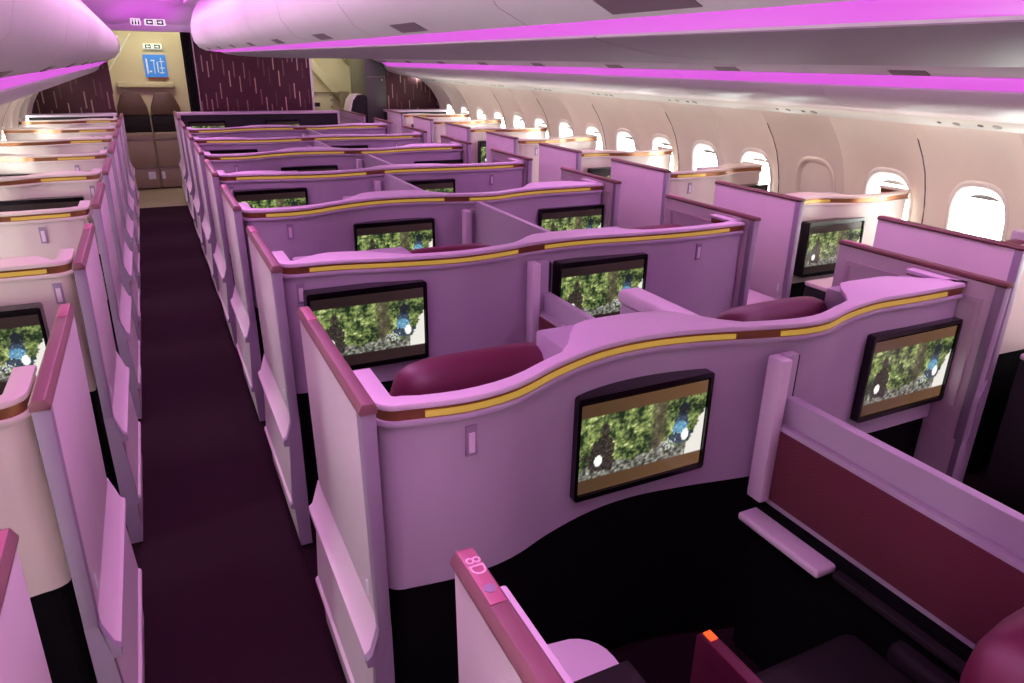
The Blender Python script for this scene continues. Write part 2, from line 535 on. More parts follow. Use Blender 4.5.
SP = [(1.82, 2.22), (1.66, 2.13), (1.56, 2.03), (1.505, 1.94), (1.495, 1.87), (1.52, 1.79), (1.58, 1.73), (1.665, 1.694)]
SL = [(1.665, 1.69), (1.69, 1.679), (1.72, 1.662), (1.748, 1.644)]
SU = [(1.752, 1.636), (1.775, 1.60), (1.82, 1.572), (1.90, 1.548), (2.02, 1.525), (2.15, 1.507), (2.18, 1.50)]
sprof = SP + [(1.70, 1.692), (1.755, 1.655)] + SU + [(2.26, 1.56), (2.25, 1.75), (2.1, 2.1)]
for side in (1, -1):
    sn = 'right' if side > 0 else 'left'
    zo = 0.0 if side > 0 else -0.035
    e = [YB] + [0.47 + 1.13 * i for i in range(9)] + [10.36]
    for i in range(len(e) - 1):
        y0, y1 = e[i], e[i + 1]; L = (y1 - y0) / 2
        r = empty('overhead_bin', (CX + side * 1.9, (y0 + y1) / 2, 1.6 + zo), 'white overhead bin above the %s window suites, %s the camera' % (sn, nth(i)), 'overhead bin', 'overhead bins above the %s windows' % sn)
        MB().prism([(side * (x - 1.9), z - 1.6) for x, z in sprof], -L + 0.002, L - 0.002).build('bin_body', M['bin'], r, smooth=30)
        q = [(1.615, 1.719), (1.655, 1.699), (1.66, 1.71), (1.62, 1.73)]
        MB().prism([(side * (x - 1.9 - 0.003), z - 1.6 - 0.004) for x, z in q], -0.08, 0.1).build('latch', M['latch'], r)
    ys = [YB, -0.76, 1.52, 3.82, 6.09, 8.36, 10.2]
    for i in range(len(ys) - 1):
        pr = SL + [(x + 0.008, z + 0.008) for x, z in SL[::-1]]
        o = MB().prism([(CX + side * x, z + zo) for x, z in pr], ys[i] + 0.006, ys[i + 1] - 0.006).build('light_strip', M['led'])
        tag(o, 'glowing purple light strip under the bins above the %s windows, %s the camera' % (sn, nth(i)), 'light strip', 'purple light strips on the bins')
    # service panels
    pe = [YB + 1.13 * i for i in range(11)]
    for i in range(10):
        y0 = 0.0 + 1.085 * i - 0.5; y1 = y0 + 1.08
        r = empty('service_panel', (CX + side * 2.24, (y0 + y1) / 2, 1.48), 'white passenger service panel with air vents above the %s windows, %s the camera' % (sn, nth(i)), 'service panel', 'service panels above the windows')
        MB().prism([(side * (x - 2.24), z - 1.48) for x, z in [(2.185, 1.505), (2.19, 1.497), (2.30, 1.452), (2.31, 1.46)]], -0.5425, 0.5425).build('panel', M['psu'], r)
        for (yy, rad, mt_, nm) in ((-0.1, 0.022, 'shade', 'reading_lamp'), (-0.02, 0.014, 'psud', 'air_vent'), (0.1, 0.018, 'shade', 'reading_lamp'), (0.19, 0.011, 'psud', 'air_vent')):
            mb = MB(); mb.disc((0, 0, 0), rad, 0.006, 'Z', 14)
            ob = mb.build(nm, M[mt_], r); ob.location = (side * 0.005, yy, -0.007 - 0.001); ob.rotation_euler = (0, side * math.radians(22), 0)
# thin glowing strips added above the aisles to light the ceiling
for side in (-1, 1):
    for a, b in ((0.50, 'centre'), (-0.16, 'window')):
        xx = a if side < 0 else mirx(a)
        o = MB().box(xx - 0.005, xx + 0.005, YB, 8.6, 2.232, 2.24).build('added_glow_strip', M['cove'])
        tag(o, 'added purple glow strip under the ceiling of the %s aisle, on its %s side' % ('left' if side < 0 else 'right', b), 'added glow strip')


# ------------------------------------------------------------------ screen picture
def painted_screen(wd, ht, bar=(60, 42, 22)):
    """glowing movie frame: two riders on motorcycles before trees, black bars above and below"""
    nx, nz = 132, 72
    me = bpy.data.meshes.new('screen')
    vs = [(-wd / 2 + wd * i / nx, 0, -ht / 2 + ht * j / nz) for j in range(nz + 1) for i in range(nx + 1)]
    fs = [(j * (nx + 1) + i, j * (nx + 1) + i + 1, (j + 1) * (nx + 1) + i + 1, (j + 1) * (nx + 1) + i) for j in range(nz) for i in range(nx)]
    me.from_pydata(vs, [], fs)
    at = me.color_attributes.new('picture', 'FLOAT_COLOR', 'POINT')
    asp = wd / ht

    def ell(u, v, cu, cv, ru, rv): return ((u - cu) / ru) ** 2 + ((v - cv) / rv) ** 2 < 1
    for idx, (x, y, z) in enumerate(vs):
        u = x / wd + 0.5; v = z / ht + 0.5
        if v < 0.16 or v > 0.85:
            c = [bar[q] * (0.8 + 0.3 * u) for q in range(3)]
        else:
            vv = (v - 0.16) / 0.69
            n1 = noise.noise(Vector((u * 14, vv * 8, 1.3))); n2 = noise.noise(Vector((u * 34, vv * 20, 5.1))); n3 = noise.noise(Vector((u * 5, vv * 3, 9.0)))
            n4 = noise.noise(Vector((u * 70, vv * 40, 2.0)))
            n5 = noise.noise(Vector((u * 110, vv * 60, 7.7)))
            t = 0.42 + 0.55 * n3 + 0.6 * n1 + 0.6 * n2 + 0.45 * n4 + 0.3 * n5
            t = max(0, min(1.2, t))
            c = [28 + 150 * t, 42 + 152 * t, 26 + 84 * t]
            if t > 0.98: c = [226, 230, 176]
            k = max(0, 1 - abs(u - 0.62) / 0.09) * 0.8
            c = [c[0] * (1 - k) + 74 * k, c[1] * (1 - k) + 60 * k, c[2] * (1 - k) + 54 * k]
            if vv < 0.2 + 0.16 * n1:
                g = 105 + 110 * n2 + 70 * n4; c = [g, g, g * 0.92]
            if u > 0.86 and vv < 0.75 - (1 - u) * 4.5 + 0.1 * n2: c = [226, 222, 214]
            w1 = u + 0.018 * n2; w2 = vv + 0.05 * n4
            if ell(w1, w2, 0.185, 0.53, 0.062, 0.15) or ell(w1, w2, 0.12, 0.45, 0.03, 0.13) or ell(w1, w2, 0.245, 0.45, 0.03, 0.13) or ell(u, vv, 0.19, 0.77, 0.034, 0.10) or ell(w1, w2, 0.16, 0.24, 0.085, 0.16) or ell(w1, w2, 0.23, 0.22, 0.04, 0.16) or ell(w1, w2, 0.08, 0.36, 0.06, 0.035):
                g = 30 + 60 * max(0, n4) + 60 * max(0, n5); c = [g * 1.1 * 0.85 + c[0] * 0.15, g * 0.92 * 0.85 + c[1] * 0.15, g * 0.9 * 0.85 + c[2] * 0.15]
            if ell(u, vv, 0.15, 0.27, 0.03, 0.09): c = [250, 250, 240]
            if ell(w1, w2, 0.81, 0.6, 0.055, 0.2) or ell(w1, w2, 0.80, 0.34, 0.10, 0.13): c = [58 + 60 * n4, 70 + 60 * n4, 84 + 60 * n4]
            if ell(w1, w2, 0.815, 0.82, 0.04, 0.13): c = [30 + 30 * n4, 36, 42]
            if ell(w1, w2, 0.80, 0.5, 0.06, 0.11): c = [100 + 130 * n4, 150 + 100 * n4, 180 + 60 * n4]
            if ell(w1, w2, 0.71, 0.27, 0.07, 0.10) and n4 > 0.12: c = [205, 212, 212]
            if ell(u, vv, 0.845, 0.36, 0.03, 0.1): c = [250, 250, 245]
        at.data[idx].color = lin([max(0, min(255, q)) for q in c])
    me.materials.append(M['screen'])
    return me


SCR_W, SCR_H = 0.402, 0.258
SCREEN = painted_screen(SCR_W, SCR_H, (92, 66, 44))


SCREEN_DIM = painted_screen(SCR_W, SCR_H, (44, 30, 30))


def monitor(parent, x, y, z, rot=0.0, scr=None):
    """black framed monitor with a hood, the screen its sub-part"""
    mb = MB()
    W2, H2 = 0.213, 0.149
    out = []
    for (cx_, cz_, a0) in ((W2 - 0.010, H2 - 0.010, 0), (-W2 + 0.010, H2 - 0.010, 90), (-W2 + 0.010, -H2 + 0.010, 180), (W2 - 0.010, -H2 + 0.010, 270)):
        for a in range(0, 91, 30):
            out.append((cx_ + 0.010 * math.cos(math.radians(a0 + a)), cz_ + 0.010 * math.sin(math.radians(a0 + a))))
    mb.prism(out, 0.0, 0.05)
    # raised border
    inn = [(px * 0.955, pz * 0.90) for px, pz in out]
    n = len(out)
    O = [mb.bm.verts.new((p[0], 0.0, p[1])) for p in out]; O2 = [mb.bm.verts.new((p[0], -0.012, p[1])) for p in out]
    I2 = [mb.bm.verts.new((p[0], -0.012, p[1])) for p in inn]; I = [mb.bm.verts.new((p[0], 0.0, p[1])) for p in inn]
    for A, B in ((O, O2), (O2, I2), (I2, I)):
        for i in range(n): mb.bm.faces.new((A[i], A[(i + 1) % n], B[(i + 1) % n], B[i]))
    m = mb.build('monitor', M['bezel'], parent, loc=(x, y, z)); m.rotation_euler = (0, 0, rot)
    s_ = bpy.data.objects.new('screen', scr or SCREEN_DIM); COL.objects.link(s_); s_.parent = m; s_.location = (0, -0.004, -0.004)
    return m


# ------------------------------------------------------------------ suite shells
ZR = 1.075       # top of the rim


def shell_curve(x0, x1, bulges, amp, y_side=0.20, r=0.055, table=None, r_end=None):
    """plan outline of a shell wall, local to the row line; returns points"""
    def S(x):
        if table:
            T = table
            if x <= T[0][0]: return T[0][1]
            for j in range(len(T) - 1):
                if x <= T[j + 1][0]:
                    p0 = T[max(0, j - 1)]; p1 = T[j]; p2 = T[j + 1]; p3 = T[min(len(T) - 1, j + 2)]
                    h = p2[0] - p1[0]; t = (x - p1[0]) / h
                    m1 = (p2[1] - p0[1]) / (p2[0] - p0[0]) * h; m2 = (p3[1] - p1[1]) / (p3[0] - p1[0]) * h
                    return (2 * t ** 3 - 3 * t ** 2 + 1) * p1[1] + (t ** 3 - 2 * t ** 2 + t) * m1 + (-2 * t ** 3 + 3 * t ** 2) * p2[1] + (t ** 3 - t ** 2) * m2
            return T[-1][1]
        d = min(abs(x - b) for b in bulges)
        t = max(0, min(1, (d - 0.16) / 0.26))
        return amp * (t * t * (3 - 2 * t)) + 0.015 * min(1, d / 0.2)
    pts = [(x0, S(x0) + y_side)]
    sL = S(x0 + r)
    for a in range(0, 91, 15):
        th = math.radians(180 + a)
        pts.append((x0 + r + r * math.cos(th), sL + r + r * math.sin(th)))
    n = 44
    for i in range(1, n):
        x = x0 + r + (x1 - x0 - 2 * r) * i / n
        pts.append((x, S(x)))
    sR = S(x1 - r); r0 = r; r = r_end or r
    if r_end: pts.append((x1 - r0, sR))
    for a in range(0, 91, 15):
        th = math.radians(270 + a)
        pts.append((x1 - r + r * math.cos(th), sR + r + r * math.sin(th)))
    pts.append((x1, sR + y_side))
    return pts, S


def offset(pts, d):
    out = []
    for i, p in enumerate(pts):
        a = pts[max(0, i - 1)]; b = pts[min(len(pts) - 1, i + 1)]
        tx, ty = b[0] - a[0], b[1] - a[1]; l = math.hypot(tx, ty) or 1
        dd = d[i] if isinstance(d, list) else d
        out.append((p[0] - ty / l * dd, p[1] + tx / l * dd))
    return out


def make_shell(loc, x0, x1, bulges, tvs, slots, label, group, m_shell, amp=0.125, gaps=(), tvy=None, cat='suite shell', zlow=0.6, table=None, tvdz=0.0, hump=0.09, scr=None):
    r = empty('suite_shell', loc, label, cat, group)
    pts, S = shell_curve(x0, x1, bulges, amp, table=table, r_end=0.022 if table else None)
    n = len(pts)
    zl = []
    for p in pts:
        t = max(0, min(1, (p[1]) / 0.13)); zl.append(zlow + 0.01 - 0.03 * t)
    MB().ribbon(offset(pts, 0.012), offset(pts, 0.035), zl, 1.030).build('shell_panel', m_shell, r)
    MB().ribbon(offset(pts, 0.0), offset(pts, 0.035), 1.022, 1.036).build('ledge', m_shell, r, bev=0.003)
    # rim: narrow around the seat cavity, wide over the screen recess
    wl = []
    for p in pts[:]:
        d = min(abs(p[0] - b) for b in bulges)
        t = max(0, min(1, (d - 0.2) / 0.17)); wl.append(0.04 + hump * (t * t * (3 - 2 * t)))
    for i in list(range(0, 8)) + list(range(n - 8, n)): wl[i] = min(wl[i], 0.045)
    # ease the width near the ends
    for i in range(8, 14):
        wl[i] = min(wl[i], 0.045 + (i - 7) * 0.03); wl[n - 1 - i] = min(wl[n - 1 - i], 0.045 + (i - 7) * 0.03)
    inner = []
    for i, p in enumerate(pts):
        if i < 8 or i >= n - 8: inner.append(offset(pts, 0.045)[i])
        else: inner.append((p[0], p[1] + wl[i]))
    MB().ribbon(pts, inner, 1.060, ZR).build('rim', M['ledge'] if m_shell is M['shell'] else m_shell, r, bev=0.004)
    MB().ribbon(offset(pts, 0.006), offset(pts, 0.03), 1.034, 1.062).build('trim_band', M['bronze'], r)
    # inner face under the rim
    # glowing strips
    segs = []
    lo, hi = x0 + 0.06, x1 - 0.06
    cuts = [lo] + [g for gp in gaps for g in gp] + [hi]
    if m_shell is M['shellw']:
        cuts = [x1 - 0.30, hi] if x0 < 0 else [lo, x0 + 0.30]
    for a, b in zip(cuts[0::2], cuts[1::2]):
        seg = [i for i, p in enumerate(pts) if a <= p[0] <= b and (8 <= i < n - 8 or p[1] < S(p[0]) + 0.06)]
        q = [pts[i] for i in seg]
        if len(q) > 3:
            g = MB().ribbon(offset(q, 0.0015), offset(q, 0.012), 1.040, 1.053).build('light_strip', M['gold'], r)
    MB().ribbon(offset(pts, 0.025), offset(pts, 0.06), 0.02, [z + 0.0 for z in zl]).build('footwell_shade', M['footshade'], r)  # black sheet in place of the shaded footwell opening
    for tx in tvs:
        ty = max(0.012, min(S(tx - 0.2), S(tx + 0.2), S(tx - 0.1), S(tx + 0.1)) - 0.002)
        monitor(r, tx, ty, 0.805 + tvdz, scr=scr)
        # console block behind the screen
        MB().box(tx - 0.21, tx + 0.21, S(tx) + 0.04, S(tx) + 0.20, 0.62, 1.055, 0.01).build('console_block', M['shell'], r)
    for sx in slots:
        o = MB().prism([(-0.013, -0.036), (0.013, -0.036), (0.013, 0.036), (-0.013, 0.036)], -0.004, 0.004).build('latch_plate', M['frame'], r, loc=(sx, S(sx) + 0.010, 0.965))
        o2 = MB().prism([(-0.007, -0.028), (0.007, -0.028), (0.007, 0.02), (-0.007, 0.02)], -0.006, 0.002).build('latch_lever', M['ledge'], o)
    return r, S


DZ0 = 1.225; PITCH = 1.085
XL, XR = 0.322, 2.332
shells = {}
for n in range(1, 8):
    D = DZ0 + PITCH * (n - 1)
    if n % 2:
        bul = [0.60, 1.58]; tv = [1.058, 2.115]; sl = [0.52]; gap = [(1.36, 1.42)]; amp = 0.125; tz = 0.0
        tab = [(0.34, 0.03), (0.40, 0.015), (0.52, 0.0), (0.64, 0.02), (0.77, 0.08), (0.92, 0.13), (1.07, 0.143), (1.22, 0.125), (1.39, 0.08), (1.52, 0.05), (1.62, 0.05), (1.75, 0.09), (1.91, 0.118), (2.08, 0.115), (2.30, 0.115)]
    else:
        bul = [0.98, 2.03]; tv = [0.60, 1.585]; sl = [0.385, 2.07]; gap = [(1.22, 1.285)]; amp = 0.10; tz = 0.03
        tab = [(0.34, 0.10), (0.5, 0.095), (0.72, 0.05), (0.94, 0.02), (1.1, 0.035), (1.3, 0.075), (1.5, 0.085), (1.76, 0.055), (2.03, 0.035), (2.28, 0.045)]
    ynote = D
    shells[n] = make_shell((0, D, 0), XL, XR, bul, tv, sl, 'mauve curved shell wall with two screens across the centre suites, %s the camera' % nth(n - 1), 'curved shell walls of the centre suites', M['shell'], amp=amp, gaps=gap, table=tab, tvdz=tz, hump=0.13 if n % 2 else 0.08, scr=SCREEN if n == 1 else None)

# ------------------------------------------------------------------ aisle side panels (doors) of the suites
# cross section: x grows outward (towards the aisle), z up
UP = [(0.0, 0.50), (0.030, 0.50), (0.042, 1.078), (0.0, 1.078)]
LOW = [(0.008, 0.02), (0.045, 0.02), (0.052, 0.185), (0.066, 0.188), (0.066, 0.202), (0.058, 0.21), (0.046, 0.445), (0.064, 0.448), (0.064, 0.468), (0.052, 0.478), (0.030, 0.55), (0.008, 0.55)]


def make_side_panel(loc, sgn, length, label, group, m_face, m_cap, plate=False):
    """sgn = +1: aisle lies towards +x of the panel; -1: towards -x"""
    r = empty('suite_side_panel', loc, label, 'suite side panel', group)
    f = lambda prof: [(sgn * x, z) for x, z in prof]
    L = length
    MB().prism(f([(0.012, 0.54), (0.030, 0.54), (0.040, 1.088), (0.014, 1.088)]), 0.03, L).build('upper_panel', m_face, r, bev=0.002)
    low = MB().prism(f(LOW), 0.02, L + 0.02)
    low.build('lower_panel', m_face, r)
    MB().prism(f([(0.004, 0.54), (0.033, 0.54), (0.0425, 1.087), (0.010, 1.087)]), 0.0, 0.032).build('end_post', M['frame'], r, bev=0.003)
    MB().prism(f([(0.004, 0.02)] + LOW[1:-1] + [(0.034, 0.545), (0.004, 0.545)]), 0.0, 0.022).build('lower_post', M['frame'], r)
    ct = 1.078 if m_cap is M['cap'] else 1.086
    MB().prism(f([(0.008, ct), (0.044, ct), (0.046, ct + 0.008), (0.038, 1.102), (0.014, 1.102), (0.008, 1.094)]), -0.004, L + 0.002).build('cap', m_cap, r, bev=0.002)
    MB().box(*(sorted((sgn * 0.037, sgn * 0.0405)) + [0.055, 0.062, 0.60, 0.64])).build('door_catch', M['pale'], r)
    # raised frame on the inner face
    a, b = 0.06, L - 0.05
    mb = MB()
    for (y0, y1, z0, z1) in ((a, b, 1.02, 1.035), (a, a + 0.015, 0.65, 1.02), (b - 0.015, b, 0.65, 1.02)):
        mb.box(*(sorted((sgn * 0.006, sgn * 0.018)) + [y0, y1, z0, z1]))
    mb.build('inner_border', m_face, r)
    if plate is not None:
        p = MB().box(*(sorted((sgn * 0.014, sgn * 0.038)) + [L - 0.115, L - 0.005, 1.101, 1.104]), 0.002).build('number_plate', M['plate'], r)
        if plate:
            cu = bpy.data.curves.new('seat_number', 'FONT'); cu.body = plate; cu.size = 0.03; cu.extrude = 0.0006
            cu.align_x = 'CENTER'; cu.align_y = 'CENTER'
            to = bpy.data.objects.new('seat_number_tmp', cu); COL.objects.link(to)
            bpy.context.view_layer.update()
            me = bpy.data.meshes.new_from_object(to); bpy.data.objects.remove(to)
            me.materials.clear(); me.materials.append(M['platetxt'])
            t = bpy.data.objects.new('seat_number', me); COL.objects.link(t); t.parent = p
            t.location = (sgn * 0.026, L - 0.042, 1.1046); t.rotation_euler = (0, 0, math.radians(-90))
            MB().disc((sgn * 0.026, L - 0.088, 1.1035), 0.008, 0.0015, 'Z').build('seat_icon', M['frame'], p)
    return r


LEN = 0.635
first = {}
for n in range(0, 9):
    D = DZ0 + PITCH * (n - 1)
    ln = LEN if n < 8 else 10.0 - D - 0.02
    ordn = nth(n)
    if n == 0:
        make_side_panel((0.325, D - 0.035, 0), -1, LEN, 'pink side panel with seat number 8D on its cap, nearest to the camera', 'left side panels of the centre suites', M['door'], M['cap'], '8D')
        make_side_panel((2.32, D, 0), 1, LEN, 'brown capped side panel on the right of the centre suites, nearest the camera', 'right side panels of the centre suites', M['door'], M['capr'], '')
        continue
    for key, x, sg, cap, side in (('L', 0.325, -1, M['cap'], 'left'), ('R', 2.32, 1, M['capr'], 'right')):
        lab = '%s capped side panel on the %s of the centre suites, %s the camera' % ('maroon' if key == 'L' else 'brown', side, ordn)
        grp = '%s side panels of the centre suites' % side
        if key in first and n < 8: copy_tree(first[key], (x, D, 0), lab, grp)
        elif n == 8: make_side_panel((x, D + 0.02, 0), sg, ln, lab, grp, M['door'], cap, '')
        else: first[key] = make_side_panel((x, D, 0), sg, ln, lab, grp, M['door'], cap, '')

for side, key in ((-1, 'left'), (1, 'right')):
    proto = None
    for n in range(0, 9):
        D = 1.50 + PITCH * (n - 1)
        x = -0.297 if side < 0 else mirx(-0.29)
        lab = '%s capped side panel of the %s window suites, %s the camera' % ('maroon' if side < 0 else 'brown', key, nth(n))
        grp = 'side panels of the %s window suites' % key
        if proto is None: proto = make_side_panel((x, D, 0), -side, LEN, lab, grp, M['door'], M['cap'] if side < 0 else M['capr'], '')
        else: copy_tree(proto, (x, D, 0), lab, grp)

# window suite shells
for side, key in ((-1, 'left'), (1, 'right')):
    for n in range(1, 9):
        D = 1.50 + PITCH * (n - 1)
        if side < 0:
            x1 = -0.306; x0 = -1.24
            tvA, tvB = -0.62, -0.98; bA, bB = -0.95, -0.58
        else:
            x0 = mirx(-0.32) + 0.0; x1 = mirx(-1.24)
            tvA, tvB = mirx(-0.62), mirx(-0.98); bA, bB = mirx(-0.95), mirx(-0.58)
        tv, bl = ([tvA], [bA]) if n % 2 == 0 else ([tvB], [bB])
        # slot near the aisle end
        sl = [(-0.36 if side < 0 else mirx(-0.36))] if n % 2 == 0 else [(-0.50 if side < 0 else mirx(-0.50))]
        if side > 0 and n % 2 == 0: sl = []
        make_shell((0, D + 0.05, 0), x0, x1, bl, tv, sl, 'beige curved shell wall with a screen in the %s window suites, %s the camera' % (key, nth(n - 1)), 'shell walls of the %s window suites' % key, M['shellw'], amp=0.08)

# forward end suites: low dark monument with screens
def front_wall(x0, x1, y, tvs, label):
    r = empty('front_monument', ((x0 + x1) / 2, y, 0), label, 'partition')
    c = (x0 + x1) / 2
    MB().box(x0 - c, x1 - c, 0.0, 0.22, 0.02, 1.05).build('monument_body', M['black'], r, bev=0.004)
    MB().box(x0 - c - 0.01, x1 - c + 0.01, -0.02, 0.24, 1.05, 1.075).build('top_cap', M['ledge'], r, bev=0.004)
    for s_ in (x0 - c, x1 - c - 0.03):
        MB().box(s_, s_ + 0.03, -0.015, 0.0, 0.02, 1.05).build('side_post', M['white'], r)
    for t in tvs: monitor(r, t - c, -0.04, 0.83)
    return r
front_wall(0.33, 2.32, 10.0, [0.65, 1.57], 'long dark partition with two screens ahead of the centre suites, before the striped bulkhead')
front_wall(-1.25, -0.34, 10.0, [-0.66], 'dark partition with a screen ahead of the left window suites')
front_wall(3.0, 3.88, 10.0, [3.35], 'white capped partition with a screen ahead of the right window suites')


# ------------------------------------------------------------------ seats
def rbox(x0, x1, y0, y1, z0, z1, b=0.03, seg=4):
    return MB().box(x0, x1, y0, y1, z0, z1, b, seg)


def make_seat(loc, label, group):
    r = empty('reclining_chair', loc, label, 'seat', group)
    rbox(-0.25, 0.25, 0.02, 0.52, 0.30, 0.43, 0.04).build('seat_cushion', M['seatdark'], r)
    rbox(-0.24, 0.24, -0.08, 0.03, 0.40, 0.84, 0.035).build('backrest', M['seatdark'], r)
    # headrest: rounded bolster with tapering ends
    mb = MB(); rows = []
    N = 18
    for i in range(15):
        t = -1 + 2 * i / 14
        s_ = (1 - abs(t) ** 5) ** 0.5 if abs(t) < 1 else 0.0
        s_ = max(s_, 0.02)
        rows.append([mb.bm.verts.new((0.255 * t, 0.0 + 0.07 * s_ * math.copysign(abs(math.cos(a)) ** 0.8, math.cos(a)), 0.92 + 0.10 * s_ * math.copysign(abs(math.sin(a)) ** 0.8, math.sin(a)))) for a in [2 * math.pi * k / N for k in range(N)]])
    for A, B in zip(rows, rows[1:]):
        for q in range(N): mb.bm.faces.new((A[q], A[(q + 1) % N], B[(q + 1) % N], B[q]))
    mb.bm.faces.new(rows[0][::-1]); mb.bm.faces.new(rows[-1])
    mb.build('headrest', M['maroon'], r, smooth=60)
    for s_ in (-1, 1):
        a = rbox(s_ * 0.275 - 0.03, s_ * 0.275 + 0.03, 0.0, 0.42, 0.40, 0.46, 0.02).build('armrest', M['seatdark'], r)
    rbox(-0.22, 0.22, 0.02, 0.45, 0.02, 0.30, 0.01).build('seat_base', M['footshade'], r)
    return r


seat = None
for n in range(0, 8):
    D = DZ0 + PITCH * (n - 1)
    xs = [0.685, 1.72] if n % 2 else [1.02, 2.03]
    for x, h in zip(xs, ('left', 'right')):
        lab = 'maroon leather seat in the %s half of the centre suites, %s the camera' % (h, nth(n))
        loc = (x, D + 0.34, 0)
        if n == 0: loc = (x + 0.12, D + 0.21, 0)
        if seat is None: seat = make_seat(loc, lab, 'suite seats')
        else: copy_tree(seat, loc, lab, 'suite seats')
for side, key in ((-1, 'left'), (1, 'right')):
    for n in range(0, 8):
        D = 1.50 + PITCH * (n - 1)
        xx = -0.95 if n % 2 == 0 else -0.68
        if side > 0: xx = mirx(xx)
        copy_tree(seat, (xx, D + 0.30, 0), 'maroon leather suite seat in the %s window suites, %s the camera' % (key, nth(n)), 'suite seats')


# ------------------------------------------------------------------ dividers between the paired centre suites
def make_divider(loc, raised, label, length=0.9):
    r = empty('privacy_divider', loc, label, 'privacy divider', 'dividers between the paired centre suites')
    # tall post by the shell behind, towards the camera are negative y
    MB().box(-0.042, -0.005, -0.055, 0.0, 0.56, 1.0, 0.006).build('post', M['ledge'], r)
    MB().box(-0.005, 0.045, -0.03, 0.0, 0.56, 1.0, 0.006).build('post_cover', M['shell'], r)
    MB().box(0.046, 0.058, -0.02, 0.0, 0.56, 0.99).build('post_gasket', M['black'], r)
    zt = 0.875 if not raised else 1.045
    MB().box(0.02, 0.05, -length - 0.06, -0.03, 0.55, zt, 0.006).build('sliding_screen', M['shell'], r)
    fr = MB().box(-0.004, 0.02, -length - 0.06, -0.032, 0.545, 0.80, 0.006).build('fabric_border', M['shell'], r)
    MB().box(-0.009, 0.0, -length - 0.05, -0.045, 0.565, 0.785, 0.004).build('fabric_panel', M['fabric'], fr)
    MB().box(-0.02, 0.05, -length - 0.06, -0.02, 0.02, 0.54).build('base_panel', M['footshade'], r)
    MB().box(-0.085, -0.01, -0.31, -0.02, 0.50, 0.525, 0.008, 3).build('ledge', M['ledge'], r)
    MB().box(-0.045, -0.01, -length - 0.06, -0.32, 0.50, 0.52, 0.005).build('dark_ledge', M['seatdark'], r)
    return r


for n in range(1, 8):
    D = DZ0 + PITCH * (n - 1)
    x = 1.445 if n % 2 else 1.285
    y = D + (0.05 if n % 2 else 0.075)
    make_divider((x, y, 0), n in (3, 4, 5, 6, 7), 'privacy divider with %s amid the centre suites, %s the camera' % ('lowered screen and maroon fabric' if n < 3 else 'raised mauve screen', nth(n - 1)), 0.85 if n > 1 else 0.95)

# side wings beside the right hand seats
def make_console(loc, label):
    r = empty('side_console', loc, label, 'console', 'consoles beside the centre seats')
    rbox(-0.045, 0.045, 0.0, 0.42, 0.02, 0.90, 0.01, 2).build('console_body', M['shell'], r)
    rbox(-0.05, 0.05, -0.01, 0.44, 0.90, 0.955, 0.02).build('console_top', M['ledge'], r)
    return r
make_console((1.50, DZ0 + 0.40, 0), 'tall lilac console wing left of the right hand headrest, behind the nearest shell')
make_console((1.50, DZ0 + 2 * PITCH + 0.40, 0), 'tall lilac console wing between the headrests, behind the third shell')

# nearest suite: armrest console inside panel 8D, small upright flap with amber lamp
r = empty('armrest_console', (0.50, 0.60, 0), 'pink rounded armrest console beside the side panel numbered 8D', 'console')
pl = [(-0.15, -0.6), (0.2, -0.6), (0.2, 0.22)]
pts = [(-0.15, -0.6), (0.19, -0.6)] + [(0.11 + 0.08 * math.cos(math.radians(a)), 0.30 + 0.08 * math.sin(math.radians(a))) for a in range(0, 91, 15)] + [(-0.05, 0.40), (-0.15, 0.36)]
MB().prism(pts, 0.575, 0.60, 'Z').build('console_top', M['ledge'], r, bev=0.004)
MB().prism([(x * 0.96, y - 0.01) for x, y in pts], 0.02, 0.575, 'Z').build('console_body', M['footshade'], r)
MB().box(0.045, 0.205, -0.58, 0.27, 0.598, 0.612, 0.006, 3).build('arm_pad', M['seatdark'], r)
MB().box(-0.165, -0.14, -0.42, 0.13, 0.60, 1.03, 0.005).build('inner_liner', M['ledge'], r)
r = empty('side_flap', (0.985, 0.86, 0), 'small upright maroon flap with an amber lamp on its tip, in the dark footwell', 'flap')
MB().prism([(-0.32, 0.05), (0.10, 0.05), (0.10, 0.485), (0.085, 0.50), (-0.32, 0.50)], -0.016, 0.016, 'X').build('flap_panel', M['maroon'], r, bev=0.004)
MB().box(-0.010, 0.010, 0.058, 0.085, 0.498, 0.504, 0.001).build('amber_lamp', M['amber'], r)

# ------------------------------------------------------------------ forward bulkheads and galley
def bulk(x0, x1, z0, z1, label, y=10.4):
    o = MB().box(x0, x1, y, y + 0.04, z0, z1).build('bulkhead', M['dash'])
    tag(o, label, 'bulkhead', 'maroon bulkheads with pale dashes'); return o
bulk(-1.42, -0.34, 0.0, 2.2, 'maroon bulkhead with pale vertical dashes ahead of the left window suites')
bulk(0.64, 2.05, 0.0, 2.2, 'wide maroon bulkhead with pale vertical dashes ahead of the centre suites')
bulk(3.10, 4.05, 0.0, 2.2, 'reddish bulkhead with pale dashes ahead of the right window suites')
o = MB().box(0.61, 0.64, 10.38, 10.46, 0, 2.1).build('trim_2', M['steel']); o['kind'] = 'structure'
o = MB().box(2.05, 2.08, 10.38, 10.46, 0, 2.1).build('trim_3', M['white']); o['kind'] = 'structure'
# grey monument beside the right bulkhead
r = empty('galley_monument', (2.95, 10.75, 0), 'grey green tall cabinet between the galley and the right bulkhead', 'cabinet')
MB().box(-0.14, 0.14, -0.38, 0.5, 0, 2.1).build('cabinet_body', M['monument'], r, bev=0.004)
MB().box(-0.13, 0.13, -0.388, -0.38, 1.50, 1.505).build('cabinet_joint', M['steel'], r)
MB().disc((0.08, -0.39, 1.46), 0.012, 0.01, 'Y').build('cabinet_lock', M['steel'], r)
